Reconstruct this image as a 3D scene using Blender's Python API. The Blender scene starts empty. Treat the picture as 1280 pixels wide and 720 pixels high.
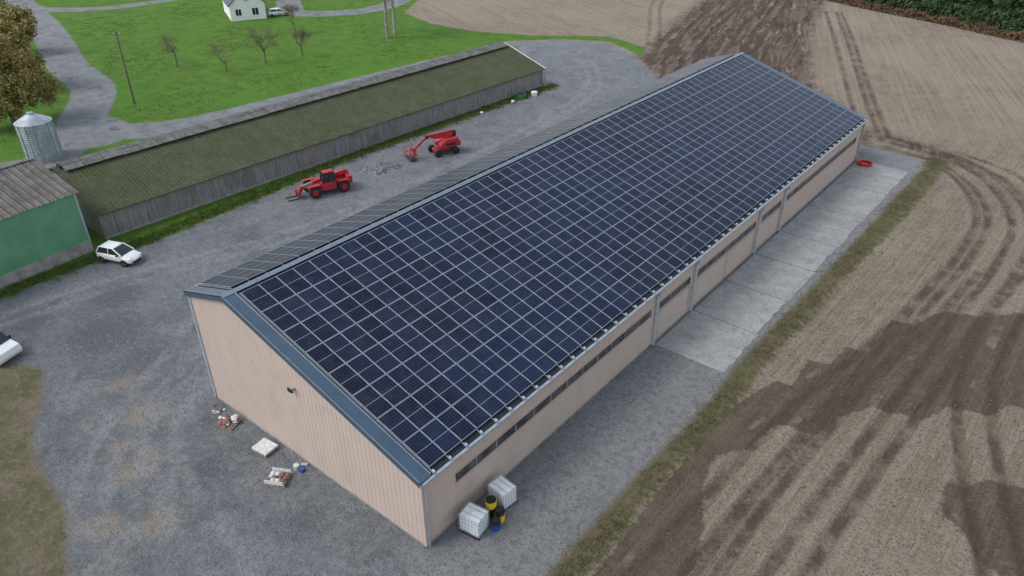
import bpy, numpy as np, math, random
from mathutils import Vector, Matrix
random.seed(7); rng=np.random.default_rng(7)
C=bpy.context.collection
# ------------------------------------------------------------------ node helpers
class NT:
    def __init__(s,name):
        s.m=bpy.data.materials.new(name); s.m.use_nodes=True; s.t=s.m.node_tree; s.t.nodes.clear()
        s.out=s.t.nodes.new('ShaderNodeOutputMaterial'); s.b=s.t.nodes.new('ShaderNodeBsdfPrincipled')
        s.t.links.new(s.b.outputs[0],s.out.inputs[0])
    def set(s,inp,v):
        if isinstance(v,bpy.types.NodeSocket): s.t.links.new(v,inp)
        elif v is not None:
            if isinstance(v,(tuple,list)) and inp.type=='RGBA' and len(v)==3: v=(*v,1)
            inp.default_value=v
    def math(s,op,a,b=None,c=None,clamp=False):
        n=s.t.nodes.new('ShaderNodeMath'); n.operation=op; n.use_clamp=clamp
        s.set(n.inputs[0],a)
        if b is not None: s.set(n.inputs[1],b)
        if c is not None: s.set(n.inputs[2],c)
        return n.outputs[0]
    def mix(s,f,a,b,mode='MIX'):
        n=s.t.nodes.new('ShaderNodeMix'); n.data_type='RGBA'; n.blend_type=mode
        s.set(n.inputs[0],f); s.set(n.inputs[6],a); s.set(n.inputs[7],b); return n.outputs[2]
    def ss(s,v,a,b,lo=0.,hi=1.):
        n=s.t.nodes.new('ShaderNodeMapRange'); n.interpolation_type='SMOOTHSTEP'
        s.set(n.inputs[0],v); n.inputs[1].default_value=a; n.inputs[2].default_value=b; n.inputs[3].default_value=lo; n.inputs[4].default_value=hi
        return n.outputs[0]
    def pos(s): return s.t.nodes.new('ShaderNodeNewGeometry').outputs['Position']
    def obj(s): return s.t.nodes.new('ShaderNodeTexCoord').outputs['Object']
    def uv(s): return s.t.nodes.new('ShaderNodeTexCoord').outputs['UV']
    def map(s,v,scale=(1,1,1),rot=(0,0,0),loc=(0,0,0)):
        n=s.t.nodes.new('ShaderNodeMapping'); s.set(n.inputs[0],v); n.inputs['Scale'].default_value=scale; n.inputs['Rotation'].default_value=rot; n.inputs['Location'].default_value=loc; return n.outputs[0]
    def dmap(s,v,deg,scale,loc=(0,0,0)):
        return s.map(s.map(v,rot=(0,0,math.radians(deg))),scale,loc=loc)
    def noise(s,v,scale,detail=4,rough=0.55,dist=0.):
        n=s.t.nodes.new('ShaderNodeTexNoise'); s.set(n.inputs['Vector'],v); n.inputs['Scale'].default_value=scale; n.inputs['Detail'].default_value=detail; n.inputs['Roughness'].default_value=rough; n.inputs['Distortion'].default_value=dist
        return n.outputs[0]
    def attr(s,name):
        n=s.t.nodes.new('ShaderNodeAttribute'); n.attribute_name=name; return n.outputs['Fac']
    def sep(s,v):
        n=s.t.nodes.new('ShaderNodeSeparateXYZ'); s.set(n.inputs[0],v); return n.outputs
    def bump(s,h,strength=0.5,dist=0.05):
        n=s.t.nodes.new('ShaderNodeBump'); n.inputs['Strength'].default_value=strength; n.inputs['Distance'].default_value=dist; s.set(n.inputs['Height'],h); s.t.links.new(n.outputs[0],s.b.inputs['Normal'])
    def fin(s,col,rough=0.9,metal=0.,spec=None):
        s.set(s.b.inputs['Base Color'],col); s.set(s.b.inputs['Roughness'],rough); s.set(s.b.inputs['Metallic'],metal)
        if spec is not None: s.b.inputs['Specular IOR Level'].default_value=spec
        return s.m
_mc={}
def mat(name,col,rough=0.6,metal=0.,var=0.12,scale=3.,dirt=None,spec=None):
    if name in _mc: return _mc[name]
    n=NT(name); p=n.pos(); a=n.noise(p,scale,5,0.6)
    f=n.ss(a,0.3,0.7)
    c=n.mix(f,tuple(x*(1-var) for x in col),tuple(min(1,x*(1+var)) for x in col))
    if dirt:
        d=n.ss(n.noise(p,scale*0.6,6,0.7),0.52,0.72); c=n.mix(n.math('MULTIPLY',d,0.6),c,dirt)
    n.fin(c,rough,metal,spec); _mc[name]=n.m; return n.m
# ------------------------------------------------------------------ mesh builder
class MB:
    def __init__(s): s.v=[];s.f=[];s.mi=[];s.mats=[];s.M=Matrix()
    def m(s,mt):
        if mt not in s.mats: s.mats.append(mt)
        return s.mats.index(mt)
    def add(s,vs,fs,mt):
        o=len(s.v); s.v+= [tuple(s.M@Vector(p)) for p in vs]; k=s.m(mt)
        for f in fs: s.f.append(tuple(i+o for i in f)); s.mi.append(k)
    def box(s,c,d,mt,rz=0,ry=0,rx=0,taper=1.):
        R=Matrix.Rotation(rz,3,'Z')@Matrix.Rotation(ry,3,'Y')@Matrix.Rotation(rx,3,'X'); c=Vector(c); vs=[]
        for z in(-1,1):
            t=taper if z>0 else 1
            for x,y in((-1,-1),(1,-1),(1,1),(-1,1)): vs.append(c+R@Vector((x*d[0]/2*t,y*d[1]/2*t,z*d[2]/2)))
        s.add(vs,[(3,2,1,0),(4,5,6,7),(0,1,5,4),(1,2,6,5),(2,3,7,6),(3,0,4,7)],mt)
    def beam(s,a,b,w,h,mt):
        a=Vector(a);b=Vector(b);d=(b-a).normalized(); up=Vector((0,0,1)) if abs(d.z)<.95 else Vector((1,0,0))
        x=d.cross(up).normalized(); y=x.cross(d); vs=[]
        for p in(a,b):
            for i,j in((-1,-1),(1,-1),(1,1),(-1,1)): vs.append(p+x*i*w/2+y*j*h/2)
        s.add(vs,[(0,1,2,3),(7,6,5,4),(0,4,5,1),(1,5,6,2),(2,6,7,3),(3,7,4,0)],mt)
    def cyl(s,a,b,r0,r1,mt,seg=12,caps=True):
        a=Vector(a);b=Vector(b);d=(b-a).normalized(); up=Vector((0,0,1)) if abs(d.z)<.95 else Vector((1,0,0))
        x=d.cross(up).normalized(); y=x.cross(d); vs=[]
        for p,r in((a,r0),(b,r1)):
            for i in range(seg):
                t=2*math.pi*i/seg; vs.append(p+x*r*math.cos(t)+y*r*math.sin(t))
        fs=[(i,(i+1)%seg,(i+1)%seg+seg,i+seg) for i in range(seg)]
        if caps: fs+=[tuple(range(seg))[::-1],tuple(range(seg,2*seg))]
        s.add(vs,fs,mt)
    def prism(s,poly,w0,w1,mt,inset=None):
        n=len(poly); ins=inset or [0]*n
        vs=[(p[0],w0+ins[i],p[1]) for i,p in enumerate(poly)]+[(p[0],w1-ins[i],p[1]) for i,p in enumerate(poly)]
        s.add(vs,[tuple(range(n)),tuple(range(2*n-1,n-1,-1))]+[((i+1)%n,i,i+n,(i+1)%n+n) for i in range(n)],mt)
    def obj(s,name,parent=None,bevel=0,smooth=False):
        me=bpy.data.meshes.new(name); me.from_pydata(s.v,[],s.f); 
        for mt in s.mats: me.materials.append(mt)
        me.polygons.foreach_set('material_index',s.mi)
        if smooth: me.polygons.foreach_set('use_smooth',[True]*len(s.f))
        me.update(); o=bpy.data.objects.new(name,me); C.objects.link(o)
        if parent: o.parent=parent
        if bevel:
            b=o.modifiers.new('b','BEVEL'); b.width=bevel; b.segments=2; b.limit_method='ANGLE'
        return o
def empty(name,loc=(0,0,0),rz=0.):
    e=bpy.data.objects.new(name,None); C.objects.link(e); e.location=loc; e.rotation_euler=(0,0,rz); e.empty_display_size=0.5; return e

# ------------------------------------------------------------------ ground
def axis(segs):
    out=[segs[0][0]]
    for a,b,st in segs:
        n=max(1,int(round((b-a)/st))); out+=list(np.linspace(a,b,n+1)[1:])
    return np.array(out)
gx=axis([(-900,-250,65),(-250,-130,4),(-130,-46,0.7),(-46,6,0.25),(6,26,0.16),(26,60,0.8),(60,300,12),(300,900,75)])
gy=axis([(-300,-30,30),(-30,-14,0.8),(-14,82,0.25),(82,170,0.7),(170,300,6),(300,1200,90)])
X,Y=np.meshgrid(gx,gy,indexing='ij')
def sdf(poly):
    d=np.full(X.shape,1e9); ins=np.zeros(X.shape,bool); n=len(poly)
    for i in range(n):
        ax,ay=poly[i]; bx,by=poly[(i+1)%n]; ex,ey=bx-ax,by-ay
        t=np.clip(((X-ax)*ex+(Y-ay)*ey)/(ex*ex+ey*ey),0,1)
        d=np.minimum(d,(X-ax-t*ex)**2+(Y-ay-t*ey)**2)
        c=((ay>Y)!=(by>Y)); 
        with np.errstate(divide='ignore',invalid='ignore'): c&=X<(ex*(Y-ay)/(ey if ey!=0 else 1e-9)+ax)
        ins^=c
    d=np.sqrt(d); return np.where(ins,d,-d)
def smooth_line(pts,n=8):
    out=[]; P=[np.array(p,float) for p in pts]; P=[2*P[0]-P[1]]+P+[2*P[-1]-P[-2]]
    for i in range(1,len(P)-2):
        for k in range(n):
            t=k/n; out.append(0.5*((2*P[i])+(-P[i-1]+P[i+1])*t+(2*P[i-1]-5*P[i]+4*P[i+1]-P[i+2])*t*t+(-P[i-1]+3*P[i]-3*P[i+1]+P[i+2])*t**3))
    out.append(P[-2]); return out
def ldist(pts):
    L=smooth_line(pts,5); d=np.full(X.shape,1e9)
    for a,b in zip(L[:-1],L[1:]):
        e=b-a; t=np.clip(((X-a[0])*e[0]+(Y-a[1])*e[1])/(e@e+1e-9),0,1)
        d=np.minimum(d,(X-a[0]-t*e[0])**2+(Y-a[1]-t*e[1])**2)
    return np.sqrt(d)
def off(pts,o):
    L=[np.array(p,float) for p in pts]; out=[]
    for i,p in enumerate(L):
        d=L[min(i+1,len(L)-1)]-L[max(i-1,0)]; d/=np.linalg.norm(d); out.append(p+np.array([-d[1],d[0]])*o)
    return out
mx=np.maximum; mn=np.minimum
yard=sdf([(-42,-14),(-41.9,2),(-41.5,8),(-41.9,20),(-43,33),(-42.5,47),(-41.3,66.5),(-44,69),(-58,69),(-61,76),(-63.5,83),(-57,90),(-50,93.5),(-42,89),(-36,84),(-31,77.5),(-24,73),(-18,69),(-10,70),(-2,70.5),(6.4,70),(6.2,54),(6,38),(5.8,31),(5.6,23),(6,19),(5.7,11),(5.7,4),(6.2,-30),(-9,-30),(-10,-14),(-12,-12.2),(-16,-10.3),(-23,-9.3),(-27,-7),(-30,-5.6),(-33.5,-7),(-34,-14)])
rd1=[(-190,52),(-150,43),(-125,36),(-108,30.5),(-92,27),(-81,20.5),(-73,15.5),(-68,10)]
rdb=[(-77,20),(-72,20.5),(-67.5,27),(-65.6,40),(-64.2,55),(-62.4,70),(-59,80)]
road=mx(2.9-ldist(rd1),2.9-ldist(rdb))
road=mx(road,4.6-np.hypot(X+73,Y-18))
road=mx(road,2.2-ldist([(-165,40),(-158,46),(-149,53),(-145,66),(-144,90),(-150,120)]))
road=mx(road,2.6-ldist([(-123,83),(-117,79),(-112,76.5),(-107,79.5),(-103,86),(-103,93),(-107,100),(-120,112)]))
lawn=sdf([(-400,-60),(-45,-60),(-43.4,-20),(-42,-12),(-41.9,2),(-41.5,8),(-41.9,20),(-43,33),(-42.5,47),(-41.3,67),(-56,70),(-61,77),(-64,84),(-57,91),(-50,94.5),(-40,89),(-43,94.5),(-52,97.5),(-63,90),(-74,86),(-84,86),(-95,90),(-104,104),(-135,150),(-400,260)])
verge=sdf([(6.2,71),(8.2,71.5),(8.2,54),(7.5,39),(7.2,25),(7.5,17),(7.1,11),(7.1,5),(7.6,-30),(5.9,-30),(5.4,4),(5.4,11),(5.7,19),(5.3,23),(5.5,31),(5.7,38),(6.0,54)])
grass=mx(lawn,verge)
dirt=sdf([(-43,-40),(-43.2,-9),(-38,-6.5),(-33.5,-6.5),(-30,-5.3),(-27,-6.6),(-23,-9),(-16,-9.9),(-12,-11.6),(-9.5,-14),(-9,-40)])
dark_patch=sdf([(6.8,15.4),(7.5,20.4),(8.3,23.6),(9.3,23.6),(9.1,27),(10.4,27.4),(10.6,30.2),(11.9,30.4),(12.1,35.7),(13.5,36),(14.6,39.2),(16.8,39.8),(19.3,42.4),(40,52),(55,38),(22.2,30.6),(20.6,30.2),(19.6,28.2),(17.6,27.6),(16.8,25.4),(14,24.6),(12.7,22.6),(12.2,20.1),(10,19.6),(9.6,16.6),(8.3,14.6)])  # darker brown blotches with stepped edges in the right-hand field
dark_patch=mx(dark_patch,sdf([(7.0,-20),(7.4,4),(7.2,10.8),(7.2,15.6),(8.3,14.8),(9.0,11.9),(10.2,9.7),(10.9,7.3),(11.0,0),(10.6,-20)]))
dark_patch=mx(dark_patch,sdf([(18.9,20.9),(19.9,21),(20.6,22.4),(22,22.8),(30,28),(34,20),(24,15),(21.6,16.2),(20.3,17.8),(19.4,18.2)]))
mud=sdf([(-41.5,88),(-44,98),(-50,118),(-58,150),(-62,175),(-36,175),(-33,150),(-28,132),(-22,112),(-14,92),(-6,80),(1,73.5),(3,72),(12,69),(15.5,60),(14.5,66),(9,73.5),(4,76),(-1,76),(0,70),(-18,66),(-30,76),(-36,83.5)])
tl=[(1,71.5),(7.7,69.6),(12,64.2),(14.3,57),(14.4,48),(13.7,39.4),(13.4,31.6),(12.4,18.7),(12.0,11.7),(12.0,4),(12,-25)]
tks=[tl,off(tl,1.9),off(tl,3.4),off(tl,-0.9)]
t2=[(-28,142),(-16.5,114.5),(-7.5,92),(-2,79),(0.5,73)]; tks+=[t2,off(t2,-1.9),off(t2,1.0)]
t3=[(13.6,47),(12.2,34),(10.2,22),(9.3,12),(9.0,4),(9.6,-20)]; tks+=[t3,off(t3,1.9)]
t4=[(-52,165),(-43,135),(-37,112),(-32,96),(-26,84)]; tks+=[off(t4,k) for k in(-9,-6.8,-4,-2.2,0,1.9,4.5,6.4)]
t5=[(7,73),(13,70),(17,62),(18.6,52),(17.4,40),(18,28),(22,15)]; tks+=[t5,off(t5,1.9)]
t6=[(-70,150),(-60,126),(-50,108),(-44,97)]; tks+=[t6,off(t6,1.9)]
trk=np.full(X.shape,1e9)
for t in tks: trk=mn(trk,ldist(t))
ytk=np.full(X.shape,1e9)
for b in ([(-60,88),(-48,82),(-38,70),(-34,50),(-33,30),(-30,12),(-24,2),(-18,-5),(-6,-8),(1.5,-8),(3.4,0),(3.4,12),(3.2,22)],[(-36,60),(-33,40),(-34,18),(-38,4),(-40,-8)],[(-26,50),(-26,24),(-24,8),(-20,-3),(-12,-9)],[(-36,10),(-28,4),(-21,-6),(-14,-12)]):
    for o in(0,1.7): ytk=mn(ytk,ldist(off(b,o)))
def blobs(L): 
    d=np.full(X.shape,-9.)
    for x,y,r in L: d=mx(d,r-np.hypot(X-x,Y-y))
    return d
pale=blobs([(-20.5,-3.8,1.3),(-16.5,-6.3,1.5),(-12.3,-7.6,1.2),(-19,-6,1.0),(-24.5,-3,1.2),(-14,-9.4,1.3)])
damp=blobs([(-31,-1,3.2),(-35.5,2,2.6),(-26,-1,2.0),(-13.5,-4,1.6),(-29,6,2.2),(-37,-4,2.4),(-22,-0.4,1.4),(-36,14,1.6),(-6,-3,1.3)])
Z=np.zeros(X.shape)
Z+=0.22*np.exp(-((X-6.75)/0.75)**2)*(1/(1+np.exp((Y-69)*2)))+0.0
fieldmask=np.clip((X-8)/2,0,1)+np.clip((Y-76)/3,0,1); fieldmask=np.clip(fieldmask,0,1)
Z-=0.10*np.exp(-(trk/0.28)**2)*fieldmask
Z+=0.05*np.exp(-((trk-0.55)/0.2)**2)*fieldmask
Z+=0.14*np.clip(lawn/3,0,1)*np.exp(-((X+43.6)/1.2)**2)
Z+=rng.normal(size=X.shape)*0.022*fieldmask
nx,ny=X.shape
vs=np.stack([X,Y,Z],-1).reshape(-1,3)
idx=np.arange(nx*ny).reshape(nx,ny)
fs=np.stack([idx[:-1,:-1],idx[1:,:-1],idx[1:,1:],idx[:-1,1:]],-1).reshape(-1,4)
me=bpy.data.meshes.new('ground'); me.vertices.add(len(vs)); me.vertices.foreach_set('co',vs.ravel())
me.loops.add(len(fs)*4); me.loops.foreach_set('vertex_index',fs.ravel().astype(np.int32)); me.polygons.add(len(fs)); me.polygons.foreach_set('loop_start',np.arange(len(fs),dtype=np.int32)*4); me.polygons.foreach_set('use_smooth',np.ones(len(fs),bool))
me.update(calc_edges=True)
for nm,a in(('yard',yard),('road',road),('grass',grass),('dirt',dirt),('dark_patch',dark_patch),('mud',mud),('trk',trk),('ytk',ytk),('vrg',verge),('pale',pale),('damp',damp)):
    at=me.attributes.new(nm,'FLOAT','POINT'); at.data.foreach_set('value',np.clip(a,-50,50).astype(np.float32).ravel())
ground=bpy.data.objects.new('ground',me); C.objects.link(ground)

n=NT('ground_mat'); p=n.pos()
nL=n.noise(p,0.06,4,0.6); nM=n.noise(p,0.45,5,0.65); nS=n.noise(p,2.2,6,0.7); nF=n.noise(p,6,5,0.8); nFF=n.noise(p,17,3,0.85)
edge=n.math('MULTIPLY',n.math('SUBTRACT',nS,0.5),1.6)
edgeL=n.math('ADD',edge,n.math('MULTIPLY',n.math('SUBTRACT',nM,0.5),2.4))
xy=n.sep(p)
rowsR=n.noise(n.dmap(p,1.5,(4.0,0.07,1)),1.0,4,0.6)
rowsT=n.noise(n.dmap(p,-21,(1.8,0.04,1)),1.0,4,0.6)
rowsL=n.noise(n.dmap(p,-62,(1.5,0.03,1)),1.0,4,0.6)
rw=n.mix(n.ss(xy[1],74,84),rowsR,n.mix(n.ss(xy[0],-46,-52),rowsT,rowsL))
fc=n.mix(n.ss(nM,0.32,0.68),(0.195,0.146,0.103),(0.285,0.228,0.170))
fc=n.mix(n.ss(nL,0.4,0.65),fc,(0.30,0.243,0.183))
fc=n.mix(n.math('MULTIPLY',n.ss(rw,0.46,0.60),0.38),fc,(0.385,0.33,0.255))
fc=n.mix(n.math('MULTIPLY',n.ss(rw,0.46,0.36),0.32),fc,(0.13,0.098,0.068))
fc=n.mix(n.ss(nS,0.50,0.68,0,0.60),fc,(0.135,0.115,0.072))
fc=n.mix(n.ss(nF,0.49,0.60,0,0.75),fc,(0.110,0.082,0.057))
fc=n.mix(n.ss(nFF,0.52,0.62,0,0.7),fc,(0.50,0.44,0.355))
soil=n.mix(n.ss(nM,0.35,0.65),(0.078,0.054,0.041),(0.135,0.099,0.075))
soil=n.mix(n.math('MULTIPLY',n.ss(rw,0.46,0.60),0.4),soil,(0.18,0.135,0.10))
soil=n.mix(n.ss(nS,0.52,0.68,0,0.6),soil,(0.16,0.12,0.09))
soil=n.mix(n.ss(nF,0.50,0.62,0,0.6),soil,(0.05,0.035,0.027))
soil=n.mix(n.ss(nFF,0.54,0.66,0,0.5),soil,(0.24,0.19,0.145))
rut=n.noise(n.dmap(p,-17,(0.9,0.09,1)),1.0,6,0.75,0.6)
mudc=n.mix(n.ss(rut,0.42,0.58),(0.070,0.047,0.036),(0.17,0.125,0.095))
mudc=n.mix(n.ss(nS,0.5,0.66,0,0.6),mudc,(0.055,0.038,0.03))
mudc=n.mix(n.ss(n.noise(n.dmap(p,-17,(0.6,0.11,1),(9,3,0)),1.0,6,0.8,0.9),0.54,0.66,0,0.75),mudc,(0.34,0.29,0.26))
c=n.mix(n.ss(n.math('ADD',n.attr('mud'),n.math('MULTIPLY',edgeL,2.6)),-1.4,2.2),fc,mudc)
c=n.mix(n.ss(n.math('ADD',n.attr('dark_patch'),n.math('MULTIPLY',edge,0.55)),-0.06,0.10,0,0.88),c,soil)
tk=n.math('ADD',n.attr('trk'),n.math('MULTIPLY',n.math('SUBTRACT',nS,0.5),0.7))
c=n.mix(n.math('MULTIPLY',n.ss(tk,0.55,0.12),n.ss(nM,0.36,0.60,0.15,0.85)),c,(0.085,0.06,0.043))
c=n.mix(n.math('MULTIPLY',n.math('MULTIPLY',n.ss(tk,0.5,0.75),n.ss(tk,1.15,0.85)),n.ss(nM,0.5,0.35,0,0.45)),c,(0.36,0.30,0.235))
# grass
gc=n.mix(n.ss(nM,0.3,0.7),(0.066,0.145,0.016),(0.115,0.225,0.028))
gc=n.mix(n.ss(nL,0.45,0.62,0,0.6),gc,(0.085,0.215,0.020))
gc=n.mix(n.ss(nS,0.50,0.68,0,0.5),gc,(0.14,0.18,0.045))
gc=n.mix(n.ss(nF,0.5,0.64,0,0.55),gc,(0.040,0.085,0.014))
gc=n.mix(n.ss(n.noise(n.map(p,loc=(5,9,0)),0.16,5,0.7),0.54,0.66,0,0.5),gc,(0.055,0.115,0.024))
gc=n.mix(n.ss(n.noise(n.map(p,loc=(55,2,0)),0.22,6,0.75),0.60,0.70,0,0.4),gc,(0.20,0.18,0.07))
gv=n.mix(n.ss(nS,0.38,0.62),(0.185,0.145,0.09),(0.095,0.10,0.036))
gc=n.mix(n.ss(n.attr('vrg'),-0.6,0.1),gc,gv)
c=n.mix(n.ss(n.math('ADD',n.attr('grass'),n.math('MULTIPLY',edge,0.9)),-0.25,0.3),c,gc)
# dirt
dc=n.mix(n.ss(nM,0.35,0.62),(0.21,0.17,0.115),(0.125,0.12,0.05)); dc=n.mix(n.ss(nF,0.48,0.62,0,0.6),dc,(0.09,0.07,0.045)); dc=n.mix(n.ss(nS,0.50,0.62,0,0.6),dc,(0.24,0.22,0.18))
dc=n.mix(n.ss(nL,0.45,0.55,0,0.5),dc,(0.10,0.12,0.04))
c=n.mix(n.ss(n.math('ADD',n.attr('dirt'),n.math('MULTIPLY',edgeL,1.6)),-1.0,1.0),c,dc)
# gravel
gr=n.mix(n.ss(nM,0.35,0.65),(0.118,0.130,0.142),(0.205,0.216,0.225))
gr=n.mix(n.ss(nL,0.42,0.62,0,0.6),gr,(0.22,0.227,0.233))
gr=n.mix(n.ss(n.noise(p,0.22,5,0.7,0.6),0.56,0.66,0,0.5),gr,(0.27,0.25,0.21))
gr=n.mix(n.ss(n.noise(n.map(p,loc=(31,7,0)),0.3,6,0.75),0.54,0.66,0,0.75),gr,(0.070,0.076,0.076))
gr=n.mix(n.ss(n.math('ADD',n.attr('damp'),n.math('MULTIPLY',edgeL,1.8)),-0.6,1.6,0,0.72),gr,(0.062,0.070,0.080))
gr=n.mix(n.ss(n.math('ADD',n.attr('pale'),n.math('MULTIPLY',edgeL,1.3)),-0.3,1.0,0,0.85),gr,(0.31,0.25,0.175))
gr=n.mix(n.math('MULTIPLY',n.ss(n.attr('ytk'),0.6,0.1),n.ss(nM,0.35,0.6,0.1,0.65)),gr,(0.29,0.29,0.29))
gr=n.mix(n.ss(xy[0],-0.5,1.5,0,0.55),gr,(0.29,0.285,0.27))
gr=n.mix(n.ss(nS,0.48,0.62,0,0.55),gr,(0.088,0.093,0.098))
gr=n.mix(n.ss(nS,0.46,0.34,0,0.45),gr,(0.31,0.315,0.315))
gr=n.mix(n.ss(nF,0.50,0.60,0,0.6),gr,(0.065,0.068,0.071))
gr=n.mix(n.ss(nFF,0.50,0.60,0,0.66),gr,(0.41,0.42,0.425))
c=n.mix(n.ss(n.math('ADD',n.attr('yard'),n.math('MULTIPLY',edge,1.3)),-0.3,0.35),c,gr)
rc=n.mix(n.ss(nM,0.3,0.7),(0.19,0.20,0.21),(0.28,0.285,0.29)); rc=n.mix(n.ss(nF,0.48,0.62,0,0.6),rc,(0.12,0.12,0.125))
rc=n.mix(n.ss(n.noise(p,0.35,5,0.7),0.54,0.66,0,0.75),rc,(0.10,0.10,0.10))
c=n.mix(n.ss(n.math('ADD',n.attr('road'),n.math('MULTIPLY',edge,0.9)),-0.2,0.3),c,rc)
n.bump(n.math('ADD',n.math('MULTIPLY',nS,1.0),n.math('ADD',n.math('MULTIPLY',nF,0.9),n.math('MULTIPLY',nFF,0.4))),1.0,0.14)
me.materials.append(n.fin(c,0.95,0,0.2))

# ------------------------------------------------------------------ materials
beige=mat('beige_cladding',(0.505,0.405,0.345),0.5,0,0.04,0.8,dirt=(0.42,0.34,0.29))
trim=mat('blue_grey_flashing',(0.070,0.110,0.155),0.35,0.3,0.1,1.0)
roofm=mat('dark_roof_sheet',(0.03,0.037,0.046),0.6,0.1,spec=0.2)
zinc=mat('galvanised',(0.43,0.46,0.50),0.4,0.4)
alu=mat('aluminium',(0.52,0.56,0.60),0.4,0.4)
black=mat('black_rubber',(0.02,0.02,0.02),0.8)
dark=mat('dark_opening',(0.02,0.022,0.025),0.5)
red=mat('red_paint',(0.42,0.025,0.035),0.5,0,0.2,2.,dirt=(0.18,0.05,0.045))
white=mat('white_paint',(0.78,0.78,0.78),0.3,0,0.03)
glass=mat('dark_glass',(0.015,0.02,0.025),0.08,0,0.1,1,spec=0.8)
conc=mat('concrete_block',(0.30,0.29,0.27),0.9,0,0.2,1.5,dirt=(0.16,0.15,0.12))
wood=mat('pallet_wood',(0.24,0.18,0.12),0.85,0,0.25,4)
plastic=mat('white_plastic',(0.80,0.82,0.82),0.4,0,0.06,3)
# ------------------------------------------------------------------ solar barn
W,L,H,R,RX,HL=18.49,65.21,4.6,9.064,-14.376,7.83
barn=empty('solar_roof_barn')
sR=(R-H)/(-RX); sL=(R-HL)/(W+RX)
def ztop(x): return R-(x-RX)*sR if x>RX else R-(RX-x)*sL
PITCH=0.333
def corr_pts(a,b,dp=0.018):
    out=[];t=a
    while t<b-1e-6:
        for dt,d in((0,0),(0.20,0),(0.228,dp),(0.305,dp)):
            q=t+dt
            if q<b: out.append((q,d))
        t+=PITCH
    out.append((b,0)); return out
def wall_y(mb,x,sgn,y0,y1,z0,z1,mt):
    P=corr_pts(y0,y1); vs=[(x+sgn*d,q,z0) for q,d in P]+[(x+sgn*d,q,z1) for q,d in P]; m_=len(P)
    fs=[(i,i+1,i+1+m_,i+m_) if sgn>0 else (i+1,i,i+m_,i+1+m_) for i in range(m_-1)]; mb.add(vs,fs,mt)
def wall_x(mb,y,sgn,x0,x1,z0,ztf,mt):
    P=corr_pts(x0,x1); P+= [(RX,0)] if x0<RX<x1 else []; P=sorted(P); vs=[(q,y+sgn*d,z0) for q,d in P]+[(q,y+sgn*d,ztf(q)-0.05) for q,d in P]; m_=len(P)
    mb.add(vs,[(i,i+1,i+1+m_,i+m_) if sgn<0 else (i+1,i,i+m_,i+1+m_) for i in range(m_-1)],mt)
mb=MB(); wall_x(mb,0,-1,-W,0,0.12,ztop,beige); wall_x(mb,L,1,-W,0,0.12,ztop,beige)
wall_y(mb,-W,-1,0,L,0.12,HL-0.05,beige)
WZ0,WZ1=2.55,3.2
cols=[22.1,27.6,38.9,44.2]
wall_y(mb,0,1,0,L,0.12,WZ0,beige); wall_y(mb,0,1,0,L,WZ1,H-0.03,beige)
segs=[(2.3,21.6),(22.6,27.1),(28.1,38.4),(39.4,43.7),(44.7,63.6)]
last=0
for a,b in segs+[(L,L)]:
    if a-last>0.05: wall_y(mb,0,1,last,a,WZ0,WZ1,beige)
    last=b
mb.obj('cladding',barn)
mb=MB()
strip=mat('window_strip',(0.060,0.062,0.064),0.3,0,0.7,1.2)
for a,b in segs:
    mb.box((-0.06,(a+b)/2,(WZ0+WZ1)/2),(0.02,b-a,WZ1-WZ0),strip)
    k=a
    while k<b: mb.box((-0.03,k+0.03,(WZ0+WZ1)/2),(0.04,0.05,WZ1-WZ0),conc); k+=1.6
    mb.box((0.012,(a+b)/2,WZ0-0.03),(0.09,b-a,0.06),beige); mb.box((0.012,(a+b)/2,WZ1+0.03),(0.09,b-a,0.06),beige)
mb.obj('window_strips',barn)
mb=MB()
mb.box((-W/2,0.03,0.06),(W-0.1,0.1,0.12),conc); mb.box((-0.03,L/2,0.06),(0.1,L-0.2,0.12),conc); mb.box((-W+0.03,L/2,0.06),(0.1,L-0.2,0.12),conc); mb.box((-W/2,L-0.03,0.06),(W-0.1,0.1,0.12),conc)
mb.obj('plinth',barn)
mb=MB()
for a,b in((22.6,27.1),(28.1,38.4),(39.4,43.7)):
    mb.beam((0.05,a,2.42),(0.05,b,2.42),0.05,0.08,zinc)
    for k in np.linspace(a,b,3 if b-a>6 else 2): mb.beam((0.05,k,0.1),(0.05,k,2.4),0.05,0.05,beige)
mb.obj('sliding_doors',barn)
mb=MB()
e=0.12; xe=0.18
def slab(mb,xa,xb,y0,y1,lo,hi,mt):
    vs=[(xa,y0,ztop(xa)+lo),(xb,y0,ztop(xb)+lo),(xb,y1,ztop(xb)+lo),(xa,y1,ztop(xa)+lo),(xa,y0,ztop(xa)+hi),(xb,y0,ztop(xb)+hi),(xb,y1,ztop(xb)+hi),(xa,y1,ztop(xa)+hi)]
    mb.add(vs,[(3,2,1,0),(4,5,6,7),(0,1,5,4),(1,2,6,5),(2,3,7,6),(3,0,4,7)],mt)
for (xa,xb) in((RX,xe),(-W-0.15,RX)): slab(mb,xa,xb,-e,L+e,0,0.06,roofm)
mb.obj('roof_sheets',barn)
mb=MB()
for y0,y1 in((-0.2,0.5),(L-0.5,L+0.2)):
    for xa,xb in((RX,xe+0.03),(-W-0.2,RX)): slab(mb,xa,xb,y0,y1,0.065,0.13,trim)
    yo=y0 if y0<0 else y1
    for xa,xb in((RX,xe),(-W-0.2,RX)):
        mb.add([(xa,yo,ztop(xa)-0.25),(xb,yo,ztop(xb)-0.25),(xb,yo,ztop(xb)+0.13),(xa,yo,ztop(xa)+0.13)],[(0,1,2,3)],trim)
mb.obj('verge_flashing',barn)
mb=MB()
lt=mat('light_flashing',(0.24,0.29,0.34),0.35,0.4)
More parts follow.
